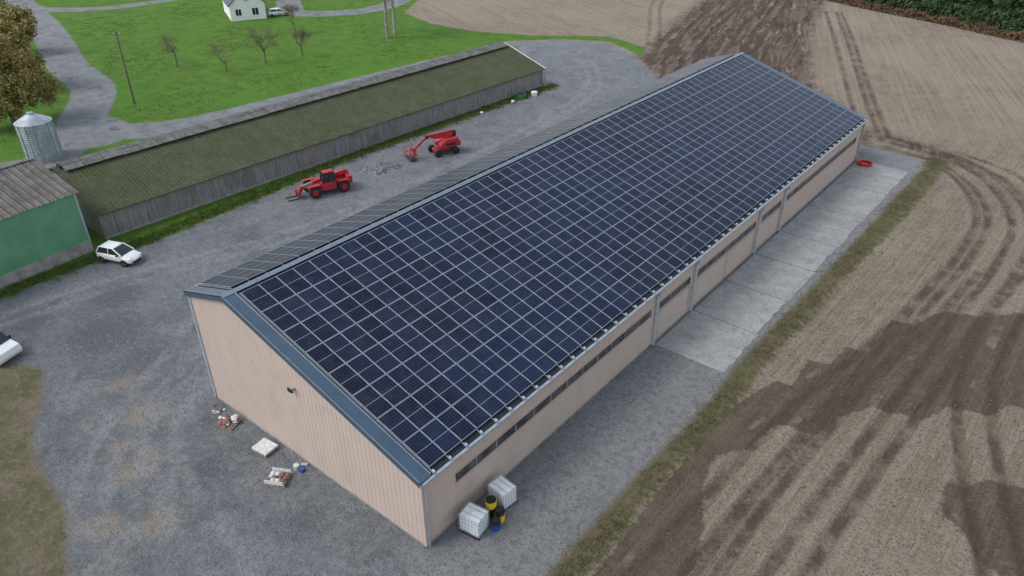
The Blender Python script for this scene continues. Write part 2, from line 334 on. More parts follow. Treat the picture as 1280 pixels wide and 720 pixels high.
mb.beam((RX,0.52,R+0.16),(xe,0.52,ztop(xe)+0.16),0.05,0.08,lt)
mb.beam((RX,-0.2,R+0.15),(xe,-0.2,ztop(xe)+0.15),0.04,0.05,lt)
mb.beam((-W-0.2,-0.2,ztop(-W-0.2)+0.15),(RX,-0.2,R+0.15),0.04,0.05,lt)
mb.add([(RX-0.22,-0.2,R-0.22*sL+0.16),(RX,-0.2,R+0.20),(RX,L+0.2,R+0.20),(RX-0.22,L+0.2,R-0.22*sL+0.16)],[(0,1,2,3)],lt)
mb.add([(RX,-0.2,R+0.20),(RX+0.22,-0.2,R-0.22*sR+0.16),(RX+0.22,L+0.2,R-0.22*sR+0.16),(RX,L+0.2,R+0.20)],[(0,1,2,3)],lt)
mb.obj('ridge_cap',barn)
mb=MB()
mb.beam((0.27,-0.1,H-0.10),(0.27,L+0.1,H-0.10),0.16,0.14,zinc)
mb.beam((-W-0.26,-0.1,HL-0.1),(-W-0.26,L+0.1,HL-0.1),0.16,0.14,zinc)
for x,y,z in((0.13,0.12,H),(-W-0.12,-0.02,HL),(0.13,L-0.1,H)):
    mb.cyl((x,y,0),(x,y,z-0.15),0.07,0.07,zinc,10)
for y in cols:
    mb.box((0.12,y,(H-0.2)/2),(0.18,0.2,H-0.2),alu); mb.box((0.2,y,H-0.35),(0.34,0.4,0.4),zinc)
for y in(0.0,L): 
    mb.box((0.02,y,(H-0.1)/2+0.05),(0.16,0.16,H-0.2),beige); mb.box((-W-0.02,y,(HL-0.1)/2+0.05),(0.16,0.16,HL-0.2),zinc)
mb.obj('gutters_and_downpipes',barn)
mb=MB(); mb.box((-9.3,-0.12,5.4),(0.28,0.2,0.16),zinc); mb.box((-9.3,-0.24,5.36),(0.36,0.1,0.22),dark); mb.obj('floodlight',barn)
def panel_mat():
    n=NT('solar_glass'); uv=n.sep(n.uv())
    def lines(s,k,w):
        fr=n.math('FRACT',n.math('MULTIPLY',s,k)); d=n.math('MINIMUM',fr,n.math('SUBTRACT',1.0,fr)); return n.math('LESS_THAN',d,w)
    ln=n.math('MAXIMUM',lines(uv[0],6,0.04),lines(uv[1],10,0.035)); 
    mid=n.math('LESS_THAN',n.math('ABSOLUTE',n.math('SUBTRACT',uv[1],0.5)),0.010)
    r=n.attr('rnd'); base=n.mix(r,(0.0060,0.0090,0.022),(0.0125,0.0195,0.044))
    base=n.mix(n.ss(n.noise(n.pos(),0.10,3),0.35,0.65,0,0.6),base,(0.010,0.020,0.055))
    c=n.mix(n.math('MULTIPLY',ln,0.6),base,(0.065,0.078,0.11)); c=n.mix(mid,c,(0.21,0.23,0.27))
    dust=n.ss(n.noise(n.pos(),1.5,6,0.7),0.4,0.8,0,0.04); c=n.mix(dust,c,(0.4,0.38,0.35))
    n.b.inputs['IOR'].default_value=1.22   # anti-reflective textured cover glass
    return n.fin(c,n.math('ADD',0.20,n.math('MULTIPLY',r,0.15)),0)
pm=panel_mat(); frame=mat('panel_frame',(0.30,0.325,0.36),0.5,0.1,spec=0.3)
def panels(name,origin,du,dn,rows,rp,ph,cols_,y0,cp,pw,parent,flip=False):
    V=[];F=[];UV=[];MI=[];RN=[]
    du=np.array(du);dn=np.array(dn);o=np.array(origin); yv=np.array([0,1.,0])
    for r_ in range(rows):
        for c_ in range(cols_):
            s0=r_*rp+(rp-ph)/2; t0=y0+c_*cp+(cp-pw)/2; rv=random.random()
            tilt=random.uniform(-0.006,0.006); tilt2=random.uniform(-0.006,0.006)
            b=len(V)
            def pt(s,t,h): return o+du*(s0+s)+yv*(t0+t)+dn*(h+tilt*(s/ph-.5)+tilt2*(t/pw-.5))
            fw=0.024 if not flip else 0.014
            for (s,t,h) in [(0,0,0),(ph,0,0),(ph,pw,0),(0,pw,0),(0,0,.04),(ph,0,.04),(ph,pw,.04),(0,pw,.04),(fw,fw,.04),(ph-fw,fw,.04),(ph-fw,pw-fw,.04),(fw,pw-fw,.04)]: V.append(pt(s,t,h))
            fl=[((8,9,10,11),0),((4,5,9,8),1),((5,6,10,9),1),((6,7,11,10),1),((7,4,8,11),1),((0,1,5,4),1),((1,2,6,5),1),((2,3,7,6),1),((3,0,4,7),1)]
            uvq=[(0,0),(0,1),(1,1),(1,0)]
            for q,mi in fl:
                qq=q[::-1] if flip else q
                F.append(tuple(b+i for i in qq)); MI.append(mi); RN.append(rv)
                UV+= uvq[::-1] if flip else uvq
    me=bpy.data.meshes.new(name); me.from_pydata([tuple(v) for v in V],[],F); me.materials.append(pm); me.materials.append(frame)
    me.polygons.foreach_set('material_index',MI); ul=me.uv_layers.new(name='UVMap'); ul.data.foreach_set('uv',np.array(UV,dtype=np.float32).ravel())
    at=me.attributes.new('rnd','FLOAT','FACE'); at.data.foreach_set('value',np.array(RN,dtype=np.float32)); me.update()
    ob=bpy.data.objects.new(name,me); C.objects.link(ob); ob.parent=parent; return ob
aR=math.atan(sR); aL=math.atan(sL)
dR=(math.cos(aR),0,-math.sin(aR)); nR=(math.sin(aR),0,math.cos(aR))
o_=Vector((RX,0,R))+Vector(nR)*0.20+Vector(dR)*0.42
panels('solar_panels_south',o_,dR,nR,8,1.815,1.785,56,0.68,1.1375,1.113,barn)
dL=(-math.cos(aL),0,-math.sin(aL)); nL_=(-math.sin(aL),0,math.cos(aL))
o2=Vector((RX,0,R))+Vector(nL_)*0.20+Vector(dL)*0.42
panels('solar_panels_north',o2,dL,nL_,2,1.815,1.785,56,0.68,1.1375,1.113,barn,True)
mb=MB(); railm=mat('rail_grey',(0.26,0.28,0.31),0.5,0.2)
for c_ in range(57):
    y=0.68+c_*1.1375
    a=Vector((RX,y,R))+Vector(nR)*0.13+Vector(dR)*0.35; b=a+Vector(dR)*14.95
    mb.beam(a,b,0.05,0.06,railm)
    mb.box(tuple(Vector((0.16,y,H))+Vector(nR)*0.19),(0.16,0.10,0.10),alu,ry=aR)
    a=Vector((RX,y,R))+Vector(nL_)*0.13+Vector(dL)*0.35; mb.beam(a,a+Vector(dL)*4.0,0.05,0.06,railm)
mb.obj('mounting_rails',barn)
# ------------------------------------------------------------------ concrete apron slabs
n=NT('apron_concrete'); p=n.pos(); a=n.noise(p,0.5,6,0.7); b=n.noise(p,7,5,0.8)
c=n.mix(n.ss(a,0.35,0.65),(0.24,0.24,0.235),(0.34,0.34,0.325)); c=n.mix(n.ss(n.noise(p,1.3,6,0.8),0.52,0.64,0,0.7),c,(0.15,0.145,0.115)); c=n.mix(n.ss(b,0.48,0.60,0,0.6),c,(0.15,0.15,0.145)); c=n.mix(n.ss(n.noise(p,20,3,0.8),0.52,0.62,0,0.55),c,(0.46,0.46,0.45)); n.bump(b,0.4,0.03); slabm=n.fin(c,0.9)
mb=MB(); ys=[22.1,27.7,33.2,38.8,44.2,51,58,65.4]
for a,b in zip(ys[:-1],ys[1:]):
    n_=14; base_=5.25+random.uniform(-.12,.12); ex=[base_+random.uniform(-.09,.09) for _ in range(n_)]; yy=np.linspace(a+.05,b-.05,n_)
    top=[(0.28,a+.05),*[(ex[i],yy[i]) for i in range(n_)],(0.28,b-.05)]; m_=len(top)
    vs=[(x,y,0.04) for x,y in top]+[(x,y,-0.02) for x,y in top]
    mb.add(vs,[tuple(range(m_))]+[(i+m_,(i+1)%m_+m_,(i+1)%m_,i) for i in range(m_)],slabm)
mb.obj('concrete_apron')
# ------------------------------------------------------------------ poultry house
ang=math.atan2(2.3,61.0)
ph=empty('poultry_house',(-45.35,6.0,0),-ang)
PL,PW,PE,PR,PX=60.6,14.0,2.4,4.75,-7.2
n=NT('weathered_boards'); p=n.pos(); s_=n.noise(n.map(p,(6,6,0.5)),1.0,4,0.7)
c=n.mix(n.ss(s_,0.3,0.7),(0.175,0.168,0.165),(0.34,0.33,0.325)); c=n.mix(n.ss(n.noise(p,0.4,5),0.5,0.7,0,0.6),c,(0.16,0.15,0.13)); boards=n.fin(c,0.95)
mb=MB(); y=0
while y<PL:
    w=0.17; d=random.uniform(0,0.02); mb.box((0.02+d,y+w/2,PE/2+random.uniform(-.02,.02)),(0.03,w,PE-0.1),boards); y+=0.205
mb.box((-0.05,PL/2,PE/2-.05),(0.06,PL,PE-0.15),boards)
mb.box((0.0,PL/2,0.12),(0.2,PL,0.24),conc)
mb.obj('slatted_wall',ph)
mb=MB(); mb.box((-PW,PL/2,PE/2),(0.1,PL,PE),conc)
for y in(0.05,PL-0.05):
    mb.add([(0,y,0),(-PW,y,0),(-PW,y,PE),(PX,y,PR-0.1),(0,y,PE)],[(0,1,2,3,4)],white if y>1 else conc)
mb.obj('gable_walls',ph)
n=NT('mossy_fibre_cement'); p=n.pos(); a=n.noise(p,0.5,6,0.7); b=n.noise(p,3.0,6,0.75); st=n.noise(n.map(n.obj(),(0.35,6,1)),1.0,4,0.6)
c=n.mix(n.ss(a,0.35,0.65),(0.058,0.070,0.028),(0.088,0.094,0.050)); c=n.mix(n.ss(b,0.48,0.64,0,0.75),c,(0.036,0.052,0.016)); c=n.mix(n.ss(st,0.48,0.68,0,0.5),c,(0.10,0.097,0.072)); c=n.mix(n.ss(n.noise(p,9,4,0.8),0.52,0.64,0,0.7),c,(0.17,0.165,0.12))
wv=n.math('SINE',n.math('MULTIPLY',n.sep(n.obj())[1],2*math.pi/0.35)); n.bump(n.math('ADD',n.math('MULTIPLY',wv,0.3),b),0.8,0.08); moss=n.fin(c,0.95,0,0.2)
mb=MB()
for xa,za,xb,zb in((PX,PR,0.35,PE-0.02),(-PW-0.35,PE-0.02,PX,PR)):
    vs=[(xa,-0.25,za),(xb,-0.25,zb),(xb,PL+0.25,zb),(xa,PL+0.25,za)]; vs+=[(a,b,c_+0.07) for a,b,c_ in vs]
    mb.add(vs,[(3,2,1,0),(4,5,6,7),(0,1,5,4),(1,2,6,5),(2,3,7,6),(3,0,4,7)],moss)
mb.obj('roof',ph)
cem=NT('fibre_cement_grey'); p=cem.pos(); c=cem.mix(cem.ss(cem.noise(p,1.0,6,0.7),0.35,0.65),(0.10,0.097,0.09),(0.19,0.185,0.175)); c=cem.mix(cem.ss(cem.noise(p,5,5,0.7),0.48,0.66,0,0.65),c,(0.055,0.055,0.038)); cemm=cem.fin(c,0.95)
mb=MB(); y=0.4
while y<PL-0.3:
    w=min(1.75,PL-0.3-y)
    mb.box((PX+0.62,y+w/2,PR+0.16+random.uniform(-.02,.02)),(1.3,w-0.05,0.05),cemm,ry=0.31+random.uniform(-.02,.02)); mb.box((PX-0.62,y+w/2,PR+0.16),(1.3,w-0.05,0.05),cemm,ry=-0.31)
    y+=1.75
mb.box((PX,PL/2,PR+0.1),(0.9,PL-0.6,0.3),dark)
for y in(PL+0.27,):
    mb.beam((PX,y,PR+0.06),(0.35,y,PE+0.04),0.06,0.2,white); mb.beam((-PW-0.35,y,PE+0.04),(PX,y,PR+0.06),0.06,0.2,white)
mb.obj('ridge_vent',ph)
mb=MB(); mb.box((0.3,PL+0.2,1.2),(0.12,0.12,2.4),zinc); mb.box((-5.5,PL+0.12,1.1),(1.4,0.05,2.1),mat('green_door',(0.05,0.16,0.09),0.6)); mb.obj('door',ph)
# ------------------------------------------------------------------ green shed
gs=empty('green_shed',(-44.05,4.25,0),math.radians(5.5))
n=NT('green_cladding'); p=n.obj(); c=n.mix(n.ss(n.noise(n.pos(),0.7,5),0.3,0.7),(0.105,0.285,0.155),(0.14,0.34,0.195)); c=n.mix(n.ss(n.noise(n.map(n.pos(),(1,3,0.3)),1.2,5,0.7),0.52,0.72,0,0.5),c,(0.14,0.25,0.15)); green=n.fin(c,0.5)
SL=24.0
mb=MB(); P_=corr_pts(-SL,0,0.03); 
vs=[(d,q,1.1) for q,d in P_]+[(d,q,5.5) for q,d in P_]; m_=len(P_); mb.add(vs,[(i,i+1,i+1+m_,i+m_) for i in range(m_-1)],green)
for y in(-SL,0): mb.add([(0,y,1.1),(-11.4,y,1.1),(-11.4,y,5.5),(-5.7,y,7.0),(0,y,5.5)],[(0,1,2,3,4)],green)
mb.add([(-11.4,-SL,1.1),(-11.4,0,1.1),(-11.4,0,5.5),(-11.4,-SL,5.5)],[(0,1,2,3)],green); mb.obj('cladding',gs)
mb=MB()
for y0 in np.arange(-SL,0,2.0):
    mb.box((0,y0+1,0.55),(0.24,1.98,1.1),conc)
mb.box((-5.7,0,0.55),(11.2,0.2,1.1),conc); mb.box((-5.7,-SL,0.55),(11.2,0.2,1.1),conc); mb.box((-11.4,-SL/2,0.55),(0.2,SL,1.1),conc)
mb.box((-0.02,0.03,2.8),(0.16,0.16,5.4),zinc); mb.obj('base_wall',gs)
n=NT('old_fibre_roof'); p=n.pos(); c=n.mix(n.ss(n.noise(p,0.8,6,0.7),0.35,0.65),(0.105,0.095,0.085),(0.19,0.175,0.155)); c=n.mix(n.ss(n.noise(p,3,6,0.7),0.50,0.68,0,0.75),c,(0.07,0.07,0.04)); 
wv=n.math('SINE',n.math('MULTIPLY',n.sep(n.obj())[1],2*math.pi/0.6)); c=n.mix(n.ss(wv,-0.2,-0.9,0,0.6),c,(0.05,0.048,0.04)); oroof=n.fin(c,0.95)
mb=MB()
for xa,za,xb,zb in((-5.7,7.0,0.35,5.41),(-11.75,5.41,-5.7,7.0)):
    N=int((SL+0.6)/0.15); vs=[];fs=[]
    for i in range(N+1):
        y=-SL-0.3+i*0.15; h=0.03*math.cos(i*math.pi); vs+=[(xa,y,za+h+0.05),(xb,y,zb+h+0.05)]
    for i in range(N): fs.append((2*i,2*i+1,2*i+3,2*i+2))
    mb.add(vs,fs,oroof)
mb.beam((-5.7,-SL-0.3,7.08),(-5.7,0.3,7.08),0.35,0.08,cemm)
mb.obj('roof',gs)
# ------------------------------------------------------------------ silo
silo=empty('grain_silo',(-70.0,11.3,0))
mb=MB(); gal=mat('silo_steel',(0.34,0.38,0.41),0.5,0.3,0.25,1.0,dirt=(.22,.22,.21))
NR=18; seg=28; prof=[]
for i in range(NR*2+1): prof.append((1.75+(0.03 if i%2 else 0),0.1+i*4.0/(NR*2)))
prof+=[(1.85,4.12),(0.35,4.95),(0.35,5.1),(0.02,5.15)]
vs=[];fs=[]
for r_,z in prof:
    for k in range(seg): t=2*math.pi*k/seg; vs.append((r_*math.cos(t),r_*math.sin(t),z))
for i in range(len(prof)-1):
    for k in range(seg): fs.append((i*seg+k,i*seg+(k+1)%seg,(i+1)*seg+(k+1)%seg,(i+1)*seg+k))
mb.add(vs,fs,gal)
for k in range(14):
    t=2*math.pi*k/14; mb.box((1.81*math.cos(t),1.81*math.sin(t),2.1),(0.06,0.08,4.0),zinc,rz=t)
mb.cyl((0,0,0),(0,0,0.12),1.95,1.95,conc,24)
for s in(-.22,.22): mb.beam((1.54-s*0.56,-1.05-s*0.8,0),(1.54-s*0.56,-1.05-s*0.8,4.3),0.04,0.04,zinc)
for k in range(12): mb.beam((1.54+.12,-1.05+.18,.3+k*.34),(1.54-.12,-1.05-.18,.3+k*.34),0.03,0.03,zinc)
mb.obj('silo_body',silo)
# ------------------------------------------------------------------ utility pole
mb=MB(); pole=mat('pole_wood',(0.13,0.11,0.09),0.9); mb.cyl((0,0,0),(0.1,0.05,9.2),0.15,0.09,pole,10); mb.box((0.1,0.05,8.9),(0.9,0.09,0.1),pole,rz=0.6)
for s in(-.38,.38): mb.cyl((0.1+s*math.cos(.6),0.05+s*math.sin(.6),8.95),(0.1+s*math.cos(.6),0.05+s*math.sin(.6),9.12),0.04,0.03,white,8)
o=mb.obj('utility_pole'); o.location=(-80.7,27.1,0)
# ------------------------------------------------------------------ house
hz=math.atan2(70.0-64.2,-112.3+115.1)
hs=empty('white_house',(-115.1,64.2,0),hz)
slate=mat('slate_roof',(0.07,0.075,0.085),0.6,0,0.25,2)
render_=mat('white_render',(0.78,0.77,0.75),0.8,0,0.05)
mb=MB(); w_,d_=6.5,11
mb.box((w_/2,d_/2,1.5),(w_,d_,3.0),render_)
for y in(0,d_): mb.add([(0,y,3.0),(w_,y,3.0),(w_/2,y,5.9)],[(0,1,2)],render_)
mb.obj('walls',hs)
mb=MB()
for s in(0,1):
    xa=-0.35 if s==0 else w_+0.35; mb.add([(xa,-0.3,2.75),(w_/2,-0.3,6.0),(w_/2,d_+0.3,6.0),(xa,d_+0.3,2.75)],[(0,1,2,3)],slate)
mb.box((w_/2,d_-1,6.4),(0.6,0.9,1.4),render_); ro=mb.obj('roof',hs); so=ro.modifiers.new('s','SOLIDIFY'); so.thickness=0.15
mb=MB()
for x,z,a,b in((1.5,1.5,1.0,1.1),(4.6,1.5,1.1,1.2),(3.25,4.0,0.8,0.9)): mb.box((x,-0.02,z),(a,0.05,b),glass); mb.box((x,-0.04,z-b/2-0.05),(a+0.2,0.12,0.08),white); mb.box((x,-0.05,z),(0.06,0.05,b),white)
for y in(2.5,5.5,8.5): mb.box((w_+0.02,y,1.5),(0.05,1.0,1.1),glass)
mb.obj('windows',hs)
# ------------------------------------------------------------------ vehicles
def wheel(mb,x,y,z,r,w,rim,side):
    seg=20; prof=[(r*0.55,-w/2),(r*0.92,-w/2),(r,-w*0.3),(r,w*0.3),(r*0.92,w/2),(r*0.55,w/2)]
    vs=[];fs=[]
    for pr,py in prof:
        for k in range(seg): t=2*math.pi*k/seg; vs.append((x+pr*math.cos(t),y+py,z+pr*math.sin(t)))
    for i in range(len(prof)-1):
        for k in range(seg): fs.append((i*seg+k,i*seg+(k+1)%seg,(i+1)*seg+(k+1)%seg,(i+1)*seg+k))
    mb.add(vs,fs,black)
    mb.cyl((x,y-w*0.36,z),(x,y+w*0.36,z),r*0.57,r*0.57,rim,16)
    mb.cyl((x,y+side*w*0.30,z),(x,y+side*w*0.5,z),r*0.2,r*0.15,rim,10)
def hatchback(name,loc,rz,Lc=3.5,Wc=1.63,Hc=1.47):
    e=empty(name,loc,rz); mb=MB(); h=Wc/2
    st=[(-Lc/2,h*.80,.38,.72),(-Lc/2+.08,h*.93,.24,.92),(-Lc/2+.35,h*.98,.2,.98),(-Lc*.2,h,.2,.97),(Lc*.12,h,.2,.95),(Lc*.28,h*.98,.2,.92),(Lc/2-.35,h*.95,.2,.80),(Lc/2-.08,h*.86,.24,.66),(Lc/2,h*.70,.34,.55)]
    vs=[];fs=[]
    for x,hw,zb,zt in st: vs+=[(x,-hw*.94,zb),(x,-hw,(zb+zt)/2),(x,-hw*.97,zt-.06),(x,-hw*.88,zt),(x,hw*.88,zt),(x,hw*.97,zt-.06),(x,hw,(zb+zt)/2),(x,hw*.94,zb)]
    for i in range(len(st)-1):
        for k in range(8): a=i*8+k; b=i*8+(k+1)%8; fs.append((a,b,b+8,a+8))
    fs+=[tuple(range(8)),tuple(range(len(st)*8-1,len(st)*8-9,-1))]
    mb.add(vs,fs,white)
    o=mb.obj('body',e,smooth=True); sb=o.modifiers.new('s','SUBSURF'); sb.levels=1; sb.render_levels=1
    mb=MB(); bx0,bx1=-Lc/2+.14,Lc*.27; tx0,tx1=-Lc/2+.42,Lc*.02
    zb,zt=.93,Hc-.05
    hb,ht=h*.88,h*.70
    B=[(bx0,-hb,zb),(bx1,-hb,zb),(bx1,hb,zb),(bx0,hb,zb)]; T=[(tx0,-ht,zt),(tx1,-ht,zt),(tx1,ht,zt),(tx0,ht,zt)]
    mb.add(B+T,[(0,1,5,4),(1,2,6,5),(2,3,7,6),(3,0,4,7)],glass)
    rf=[(tx0-.05,-ht-.02,zt-.01),(tx1+.05,-ht-.02,zt-.01),(tx1+.05,ht+.02,zt-.01),(tx0-.05,ht+.02,zt-.01),(tx0+.1,-ht+.1,Hc),(tx1-.1,-ht+.1,Hc),(tx1-.1,ht-.1,Hc),(tx0+.1,ht-.1,Hc)]
    mb.add(rf,[(3,2,1,0),(4,5,6,7),(0,1,5,4),(1,2,6,5),(2,3,7,6),(3,0,4,7)],white)
    for i in range(4): mb.beam(B[i],T[i],0.08,0.08,white)
    for s in(-1,1):
        xm=(bx0+bx1)/2-.05; mb.beam((xm,s*(hb+.0),zb),(xm,s*(ht+.0),zt),0.07,0.04,white)
        mb.box((bx1-.25,s*(h+.06),1.0),(.14,.16,.12),black)
        mb.box((Lc/2-.16,s*h*.66,.66),(.16,.3,.14),plastic,rz=-s*.35); mb.box((-Lc/2+.05,s*h*.78,.85),(.08,.14,.26),red)
    mb.box((Lc/2-.02,0,.36),(.06,h*1.1,.14),dark); mb.box((Lc/2+.005,0,.5),(.02,.45,.1),white)
    mb.obj('cabin',e)
    mb=MB()
    for x in(-Lc/2+.55,Lc/2-.66):
        for s in(-1,1): wheel(mb,x,s*(h-.09),.29,.29,.19,alu,s); mb.cyl((x,s*(h-.0),.3),(x,s*(h-.25),.3),.345,.345,dark,18)
    mb.obj('wheels',e); return e
hatchback('parked_car',(-40.5,4.95,0),math.radians(20))
hatchback('parked_car',(-112.3,73.0,0),math.radians(60),4.0,1.75,1.45)
def van(name,loc,rz):
    e=empty(name,loc,rz); mb=MB(); h=.92
    pl=[(-2.3,.3),(2.25,.3),(2.35,.55),(2.25,.95),(1.55,1.15),(0.95,1.85),(-2.2,1.9),(-2.33,1.5)]
    mb.prism(pl,-h,h,white,[0,0,.05,.06,.06,.16,.16,.04]); mb.obj('body',e,0.05)
    mb=MB()
    mb.add([(1.57,-h+.10,1.185),(1.57,h-.10,1.185),(1.015,h-.2,1.82),(1.015,-h+.2,1.82)],[(0,1,2,3)],glass)
    for s in(-1,1):
        mb.add([(1.35,s*(h-.045),1.2),(.3,s*(h-.045),1.2),(.3,s*(h-.13),1.75),(.95,s*(h-.13),1.75)],[(0,1,2,3)],glass)
        mb.box((1.3,s*(h+.06),1.15),(.12,.2,.22),black)
    mb.box((-2.35,0,.95),(.03,1.5,.1),red); mb.box((-2.31,0,1.5),(.05,1.4,.5),glass); mb.box((-.6,0,1.93),(2.6,1.5,.05),dark); mb.obj('windows',e)
    mb=MB()
    for x in(-1.5,1.55):
        for s in(-1,1): wheel(mb,x,s*(h-.1),.33,.33,.2,alu,s)
    mb.obj('wheels',e)
van('parked_van',(-34.7,-7.3,0),math.radians(20))
def telehandler(loc,rz):
    e=empty('telehandler',loc,rz)
    mb=MB()
    mb.prism([(-2.3,.65),(1.9,.65),(2.0,.95),(1.1,1.15),(-1.2,1.15),(-2.35,1.05)],-.55,.55,red)
    mb.prism([(-2.35,.7),(-.9,.7),(-.9,1.45),(-1.6,1.55),(-2.35,1.35)],-1.0,-.35,red)
    mb.prism([(-.8,.6),(1.0,.6),(1.0,1.2),(-.8,1.35)],-1.05,-.4,red)
    mb.box((-2.2,0.35,1.1),(.5,1.2,.8),red)
    mb.box((-.3,-.73,1.42),(1.2,.5,.06),dark)
    for x in(-1.5,1.45):
        for s in(-1,1):
            mb.box((x,s*.98,1.28),(1.1,.42,.06),red); mb.box((x+.55,s*.98,1.14),(.06,.42,.3),red,ry=.4)
        mb.cyl((x,-.9,.6),(x,.9,.6),.13,.13,dark,10)
    mb.obj('chassis',e,0.03)
    mb=MB()
    mb.box((-.05,.66,1.0),(1.35,.72,.8),red)
    fr=[(-.68,1.4),(.62,1.4),(.42,2.3),(-.6,2.3)]
    mb.prism([(-.66,1.4),(.58,1.4),(.40,2.26),(-.58,2.26)],.33,.99,glass)
    for y in(.31,1.01):
        for a,b in zip(fr,fr[1:]+fr[:1]): mb.beam((a[0],y,a[1]),(b[0],y,b[1]),.06,.06,dark)
        mb.beam((-.1,y,1.4),(-.1,y,2.3),.05,.05,dark)
    mb.box((-.09,.66,2.36),(1.0,.72,.1),red); mb.cyl((-.4,.66,2.4),(-.4,.66,2.55),.07,.05,mat('beacon_orange',(.7,.25,.02),.4),8)
    mb.obj('cab',e)
    mb=MB()
    grey=mat('boom_grey',(.22,.22,.23),.5)
    mb.beam((-2.2,-.08,1.75),(1.3,-.08,1.21),.34,.38,red); mb.beam((1.2,-.08,1.22),(2.45,-.08,1.0),.25,.28,grey)
    mb.beam((2.35,-.08,1.05),(2.75,-.08,.45),.26,.3,red); mb.box((-2.2,-.08,1.5),(.3,.56,.7),red)
    mb.cyl((-.9,-.08,1.1),(.5,-.08,1.35),.07,.07,alu,8)
    mb.box((2.85,-.08,.5),(.08,1.25,.65),red)
    for y in(-.5,.3): mb.box((3.42,y,.08),(1.15,.12,.05),dark); mb.box((2.92,y,.35),(.07,.12,.6),dark)
    mb.obj('boom_and_forks',e)
    mb=MB()
    for x in(-1.5,1.45):
        for s in(-1,1): wheel(mb,x,s*.95,.6,.6,.42,red,s)
    mb.obj('wheels',e)
telehandler((-38.2,24.7,0),math.atan2(-4.7,-1.9)+0.05)
def boomlift(loc,rz):
    e=empty('boom_lift',loc,rz)
    mb=MB(); mb.box((0,0,.55),(2.4,1.0,.35),red); mb.box((0,0,.35),(1.7,.7,.25),dark)
    for x in(-1.05,1.05): mb.cyl((x,-.85,.42),(x,.85,.42),.1,.1,dark,8)
    mb.obj('chassis',e,.03)
    mb=MB(); mb.cyl((-.1,0,.72),(-.1,0,.85),.5,.5,dark,18)
    mb.prism([(-1.65,.9),(.7,.9),(.8,1.3),(.1,1.75),(-1.3,1.8),(-1.7,1.4)],.2,.95,red)
    mb.prism([(-1.65,.9),(.7,.9),(.8,1.25),(-.1,1.6),(-1.3,1.65),(-1.7,1.4)],-.95,-.25,red)
    mb.box((-.5,.97,1.25),(1.2,.04,.3),dark); mb.box((-.5,-.97,1.2),(1.2,.04,.3),dark)
    mb.box((-1.45,0,1.3),(.5,.9,.8),red); mb.obj('turret',e,.04)
    mb=MB()
    mb.beam((-1.3,0,1.9),(1.5,0,2.0),.28,.3,red); mb.beam((1.5,0,2.05),(-1.2,0,2.35),.24,.26,red)
    mb.beam((-1.2,0,2.35),(2.0,0,2.25),.26,.3,red)
    mb.beam((1.9,0,2.25),(3.5,0,1.1),.2,.22,red); mb.cyl((.6,.2,1.6),(1.9,.1,2.1),.06,.06,alu,8)
    mb.box((-1.3,0,2.1),(.35,.5,.6),dark); mb.box((1.95,0,2.2),(.3,.36,.36),dark)
    mb.obj('articulated_boom',e)
    mb=MB(); cx=3.95
    mb.box((cx,0,.25),(.8,1.7,.06),dark)
    for z in(.75,1.3):
        for a,b in(((cx-.4,-.85),(cx+.4,-.85)),((cx+.4,-.85),(cx+.4,.85)),((cx+.4,.85),(cx-.4,.85)),((cx-.4,.85),(cx-.4,-.85))): mb.cyl((*a,z),(*b,z),.035,.035,red,6)
    for x in(cx-.4,cx+.4):
        for y in(-.85,0,.85): mb.cyl((x,y,.25),(x,y,1.3),.035,.035,red,6)
    mb.box((cx-.3,0,1.15),(.25,.6,.3),red); mb.box((cx-.45,0,.8),(.15,.5,.8),red); mb.obj('basket',e)
    mb=MB()
    for x in(-1.05,1.05):
        for s in(-1,1): wheel(mb,x,s*.9,.43,.43,.3,dark,s)
    mb.obj('wheels',e)
boomlift((-36.3,39.5,0),math.atan2(-4.9,-1.9))
# ------------------------------------------------------------------ small objects
def ibc(loc,rz):
    e=empty('ibc_water_tank',loc,rz); mb=MB()
    for y in(-.5,0,.5): mb.box((0,y,.06),(1.2,.1,.1),dark)
    mb.box((0,0,.13),(1.2,1.0,.04),zinc); mb.obj('pallet',e)
    mb=MB(); mb.box((0,0,.66),(1.14,.94,.98),plastic); mb.cyl((0,0,1.14),(0,0,1.2),.12,.12,plastic,14); mb.obj('bottle',e,.08)
    mb=MB()
    for z in(.2,.45,.7,.95,1.16):
        for s in(-1,1): mb.beam((-.6,s*.5,z),(.6,s*.5,z),.018,.018,alu); mb.beam((s*.6,-.5,z),(s*.6,.5,z),.018,.018,alu)
    for k in np.linspace(-.6,.6,7):
        for s in(-1,1): mb.beam((k,s*.5,.15),(k,s*.5,1.16),.016,.016,alu)
    for k in np.linspace(-.5,.5,6):
        for s in(-1,1): mb.beam((s*.6,k,.15),(s*.6,k,1.16),.016,.016,alu)
    for y in(-.2,.2): mb.beam((-.6,y,1.18),(.6,y,1.18),.03,.03,alu)
    mb.obj('cage',e)
ibc((1.1,2.35,0),math.radians(8)); ibc((1.05,4.65,0),math.radians(-6))
def drum(name,loc,m1,m2,h=.9,r=.29):
    mb=MB(); 
    for i,(a,b) in enumerate(((0,.3),(.3,.62),(.62,1.0))): mb.cyl((0,0,h*a),(0,0,h*b),r,r,m1 if i<2 else m2,20); mb.cyl((0,0,h*b-.03),(0,0,h*b),r+.015,r+.015,m1 if i<2 else m2,20)
    mb.cyl((0,0,h),(0,0,h+.012),r*.86,r*.86,blk,20); mb.cyl((.12,0,h),(.12,0,h+.03),.05,.05,black,8); o=mb.obj(name); o.location=loc
yel=mat('yellow_plastic',(.75,.50,.02),.45); blu=mat('blue_plastic',(.02,.07,.28),.4); blk=mat('black_plastic',(.02,.02,.025),.4)
